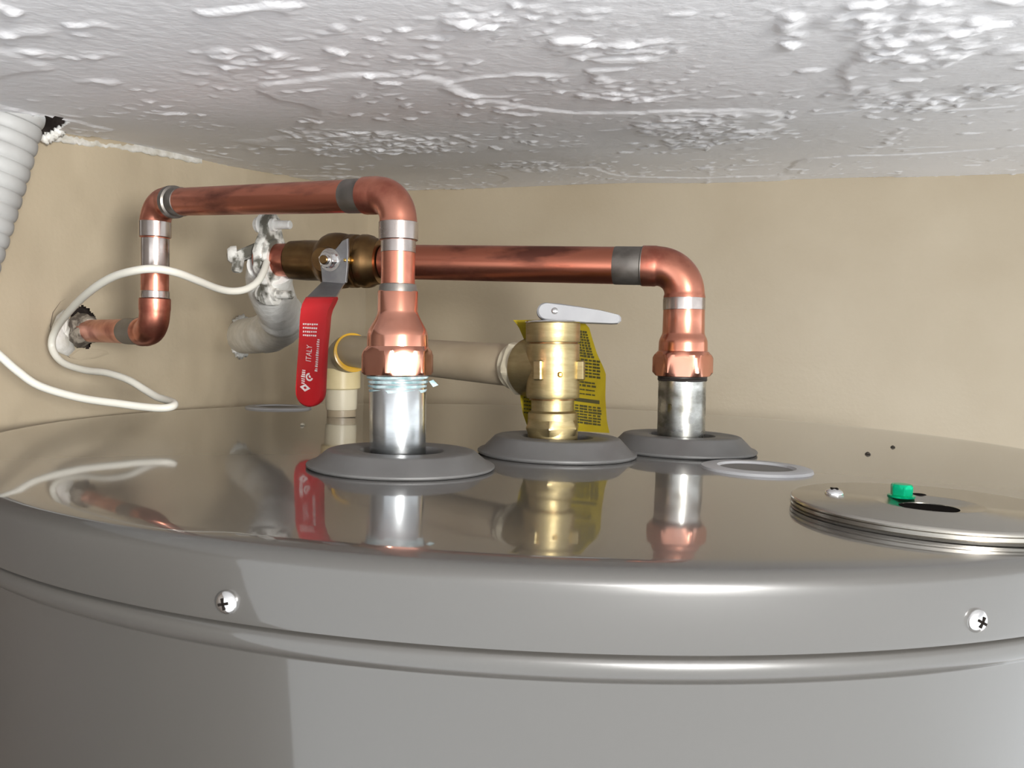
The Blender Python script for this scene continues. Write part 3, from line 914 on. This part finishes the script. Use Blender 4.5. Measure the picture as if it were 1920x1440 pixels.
# ------------------------------------------------------------------ relief valve
DM = .431
rv = thing('relief_valve', 'brass temperature relief valve with a grey test lever standing in the middle gasket', 'valve', P(1036, 825, DM))
body = [(842, 43), (826, 46), (816, 47), (812, 47), (776, 46.5), (773, 45.5), (771, 42), (769, 40), (756, 40), (749.6, 40.2), (749.2, 43), (746.2, 43), (745.8, 48.8), (743, 49.8), (736, 50), (728, 50), (660, 50), (646, 50), (645, 49.6), (644.4, 46.5), (642.2, 46.5), (641.6, 50), (640, 50.6), (612, 51), (607, 51), (604.5, 49)]
def colm(rows, rf=None, seg=72):
    return col(1037, 560, 1036, 860, (.4285, .432), rows, seg=seg, rfun=rf)
obj('valve_body', colm(body), M['brass'], rv, sharp=24, label='satin brass barrel')
for va, vb, r_ in ((645, 642, 47.4), (749.4, 746.2, 44)):  # dark rings paint the seam's shade and, lower down, the outlet's shadow
    obj('groove', colm([(va, r_), (vb, r_)]), M['brass_old'], rv, label='groove ring with painted shade')
obj('hex_collar', colm([(818, 44), (816, 46.6), (802, 57), (799, 57), (786, 46.6), (784, 44)], hexr(47.0 * DM / F, .15)), M['brass'], rv, sharp=24)
VC = P(1036.5, 690, .430)
od = V((-.632, .775, 0)).normalized()
kr = .430 / F
out = [(0, 30 * kr), (3 * kr, 50 * kr), (44 * kr, 53 * kr), (52 * kr, 55 * kr), (60 * kr, 57 * kr), (66 * kr, 57 * kr), (70 * kr, 53 * kr), (71 * kr, 42 * kr)]
obj('outlet', prof(VC - V((0, 0, 1 * kr)), od, out, seg=64), M['brass'], rv, sharp=30)
# raised lugs cast on the barrel, plus a painted glint between them
ctr = V((VC.x, VC.y, 0))
def lug(u, v, wpx, hpx, proud):
    d = P(u, v, .430) - VC
    hx = d.dot(RIGHT)
    rr = 50 * kr
    hx = max(-rr * .97, min(rr * .97, hx))
    dirn = (RIGHT * hx - FWD * math.sqrt(rr * rr - hx * hx)).normalized()
    c = VC + UP * d.dot(UP) + dirn * (rr + proud / 2 - .0005)
    return box(c, proud + .001, wpx * kr, hpx * kr, dirn, UP, .0007)
obj('lug', lug(1009, 695, 18, 37, .0022), M['brass'], rv, sharp=30)
obj('lug', lug(1084, 695, 18, 37, .0030), M['brass'], rv, sharp=30)
obj('lug', lug(1047, 703, 9, 10, .0010), M['brass_bright'], rv, sharp=30)  # bright chip stands in for a highlight on the barrel
obj('valve_cap', colm([(606, 51), (604.5, 53), (602.5, 52), (601, 40), (600, 24), (599, 15), (596, 13), (595.5, 17), (593.5, 17), (593, 13), (589, 12)]), M['chrome'], rv, label='polished steel cap disc')
le = []
for k in range(0, 13):
    t = math.pi / 2 + math.pi * k / 12
    le.append((1024 + 17 * math.cos(t), 583 - 16 * math.sin(t)))
le += [(1050, 602), (1100, 605), (1150, 606.5), (1160, 606), (1165, 602), (1165, 595), (1161, 590), (1130, 582), (1090, 575), (1050, 569)]
tl = obj('test_lever', plate([P(a, b, .4225) for a, b in le], FWD * .0085, .0009), M['lever_grey'], rv, sharp=35, label='grey flat test lever')
obj('rivet', dome(P(1040, 583, .4226), -FWD, 7 * .4225 / F, .0012, 20, 5), M['chrome'], tl)

# yellow tag hanging behind the relief valve
def tg(u, v):
    d = (u - 1036) / 104.0
    return P(u, v, .452 - .017 * d * d + .004 * math.sin(v * .03))
left = [(600, 962), (612, 972), (640, 984), (690, 982), (745, 975), (775, 980), (803, 990)]
rightp = [(599, 1088), (612, 1104), (640, 1112), (665, 1120), (690, 1132), (702, 1136), (745, 1135), (790, 1138), (812, 1143)]
vsn = np.linspace(0, 1, 28)
tv, tf = [], []
for a in vsn:
    vl = 600 + a * 203
    vr = 599 + a * 213
    ul = np.interp(vl, [p[0] for p in left], [p[1] for p in left])
    ur = np.interp(vr, [p[0] for p in rightp], [p[1] for p in rightp])
    for b in np.linspace(0, 1, 25):
        tv.append(tg(ul + (ur - ul) * b, vl + (vr - vl) * b))
for i in range(27):
    for j in range(24):
        tf.append((i * 25 + j, i * 25 + j + 1, (i + 1) * 25 + j + 1, (i + 1) * 25 + j))
nb = len(tv)
tv2 = [p + FWD * .0004 for p in tv]
tf2 = [tuple(reversed([i + nb for i in f])) for f in tf]
bd = [i for i in range(25)] + [i * 25 + 24 for i in range(1, 28)] + [27 * 25 + j for j in range(23, -1, -1)] + [i * 25 for i in range(26, 0, -1)]
side = [(bd[(k + 1) % len(bd)], bd[k], bd[k] + nb, bd[(k + 1) % len(bd)] + nb) for k in range(len(bd))]
wt = tag(obj('warning_tag', (tv + tv2, tf + tf2 + side), M['yellow'], loc=tg(1036, 600), sharp=60), 'yellow printed paper tag curling behind the brass relief valve', 'tag')
ik, ikf = [], []
rr = random.Random(12)
def inkrow(v, u0, u1, h, n, slope=.13, solid=False):
    wd = (u1 - u0) / n
    for k in range(n):
        a = u0 + wd * k
        b = a + wd * (1.0 if solid else .70 + .28 * rr.random())
        va, vb = v + (a - 1090) * slope, v + (b - 1090) * slope
        hh = h * (1 if solid else .7 + .3 * rr.random())
        q = [(a, va - hh / 2), (b, vb - hh / 2), (b, vb + hh / 2), (a, va + hh / 2)]
        ik.extend(tg(x, y) - FWD * .0002 for x, y in q)
        m = len(ik)
        ikf.append((m - 4, m - 3, m - 2, m - 1))
for v in np.arange(622, 672, 5.0):
    inkrow(v, 1074, np.interp(v, [p[0] for p in rightp], [p[1] for p in rightp]) - 6, 4.6, 6)
for v in np.arange(674, 708, 6.0):
    inkrow(v, 1074, 1126, 4.4, 7)
inkrow(716, 1076, 1116, 4, 6)
inkrow(722, 1074, 1118, 5, 5)
inkrow(730, 1074, 1116, 3, 7)
inkrow(738, 1074, 1116, 3, 7)
inkrow(750, 1070, 1124, 7, 5, solid=True)
for v in np.arange(761, 793, 5.2):
    inkrow(v, 1070, 1128, 4.2, 7)
for v in np.arange(752, 790, 7):
    inkrow(v, 982, 996, 3, 3)
tp_ = obj('tag_print', (ik, ikf), M['ink'], wt, smooth=False)
tp_['kind'] = 'stuff'

# ------------------------------------------------------------------ plastic discharge pipe
DP = thing('discharge_pipe', 'beige plastic discharge pipe running from the brass relief valve to a yellowed elbow', 'pipe', P(640, 788, .61))
pa = VC + od * (78 * kr)
pz = P(668, 659, .605)
dp_ = (pz - pa).normalized()
obj('pipe', sweep([pa, pz - dp_ * -.012], .0121, 40), M['cpvc'], DP)
obj('adapter_nut', prof(VC + od * (66 * kr), od, [(0, 50 * kr), (1 * kr, 56 * kr), (20 * kr, 58 * kr), (24 * kr, 55 * kr), (25 * kr, 48 * kr), (44 * kr, 47 * kr), (46 * kr, 44 * kr)], seg=60, rfun=lambda t, k, r: hexr(51 * kr, .2)(t, k, r) if k <= 3 else r), M['cpvc_white'], DP, sharp=26, label='pale hexagonal adapter nut')
ke = P(640, 668, .632)
kd = P(640, 740, .634)
e, h1_, h2_ = elbow(pz, ke, kd, .0146, .0165, .0105, 40)
el = obj('elbow', e, M['cpvc'], DP, label='beige socket elbow')
pd = (pz - ke).normalized()
obj('glue_ring', prof(h1_ - pd * .0012, pd, [(0, .0122), (.0002, .0150), (.0019, .0150), (.0022, .0140), (.0022, .0122)], seg=48), M['glue'], DP, label='amber ring of squeezed glue')
dd = (kd - ke).normalized()
q0 = P(640, 690, .632)
lenp = lambda v: (v - 690) * .632 / F
obj('drop_socket', prof(q0, dd, [(0, .0150), (lenp(727), .0148), (lenp(729), .0138)], seg=44), M['cpvc_yel'], DP, label='yellowed socket')
obj('drop_collar', prof(q0, dd, [(lenp(728), .0118), (lenp(730), .0124), (lenp(760), .0122), (lenp(767), .0119), (lenp(768), .0113)], seg=44), M['cpvc_white'], DP, label='pale collar')
endz = on_deck(640, 784)
obj('drop_pipe', sweep([q0 + dd * lenp(740), V((q0.x, q0.y, .0005)) + V((dd.x, dd.y, 0)) * .04], .0112, 36), M['cpvc'], DP)

# ------------------------------------------------------------------ crumbs on the deck
def crumb(u, v, r, m, lab):
    p = on_deck(u, v)
    tag(obj('debris_crumb', lathe([p + UPZ * (r * a) for a in (0, .3, .7, 1.0)], [r * b for b in (.8, 1, .75, .1)], 9, axis=UPZ, rfun=lambda t, k, q: q * (1 + .25 * math.sin(2 * t + k))), M[m], loc=p, sharp=60), lab, 'debris')
crumb(567, 798, .0019, 'crumb', 'pale crumb on the tank top below the tip of the red lever')
crumb(1627, 852, .0016, 'speck', 'dark speck on the tank top behind the access cover')
crumb(1674, 839, .0014, 'speck', 'tiny dark speck on the tank top near its right back edge')
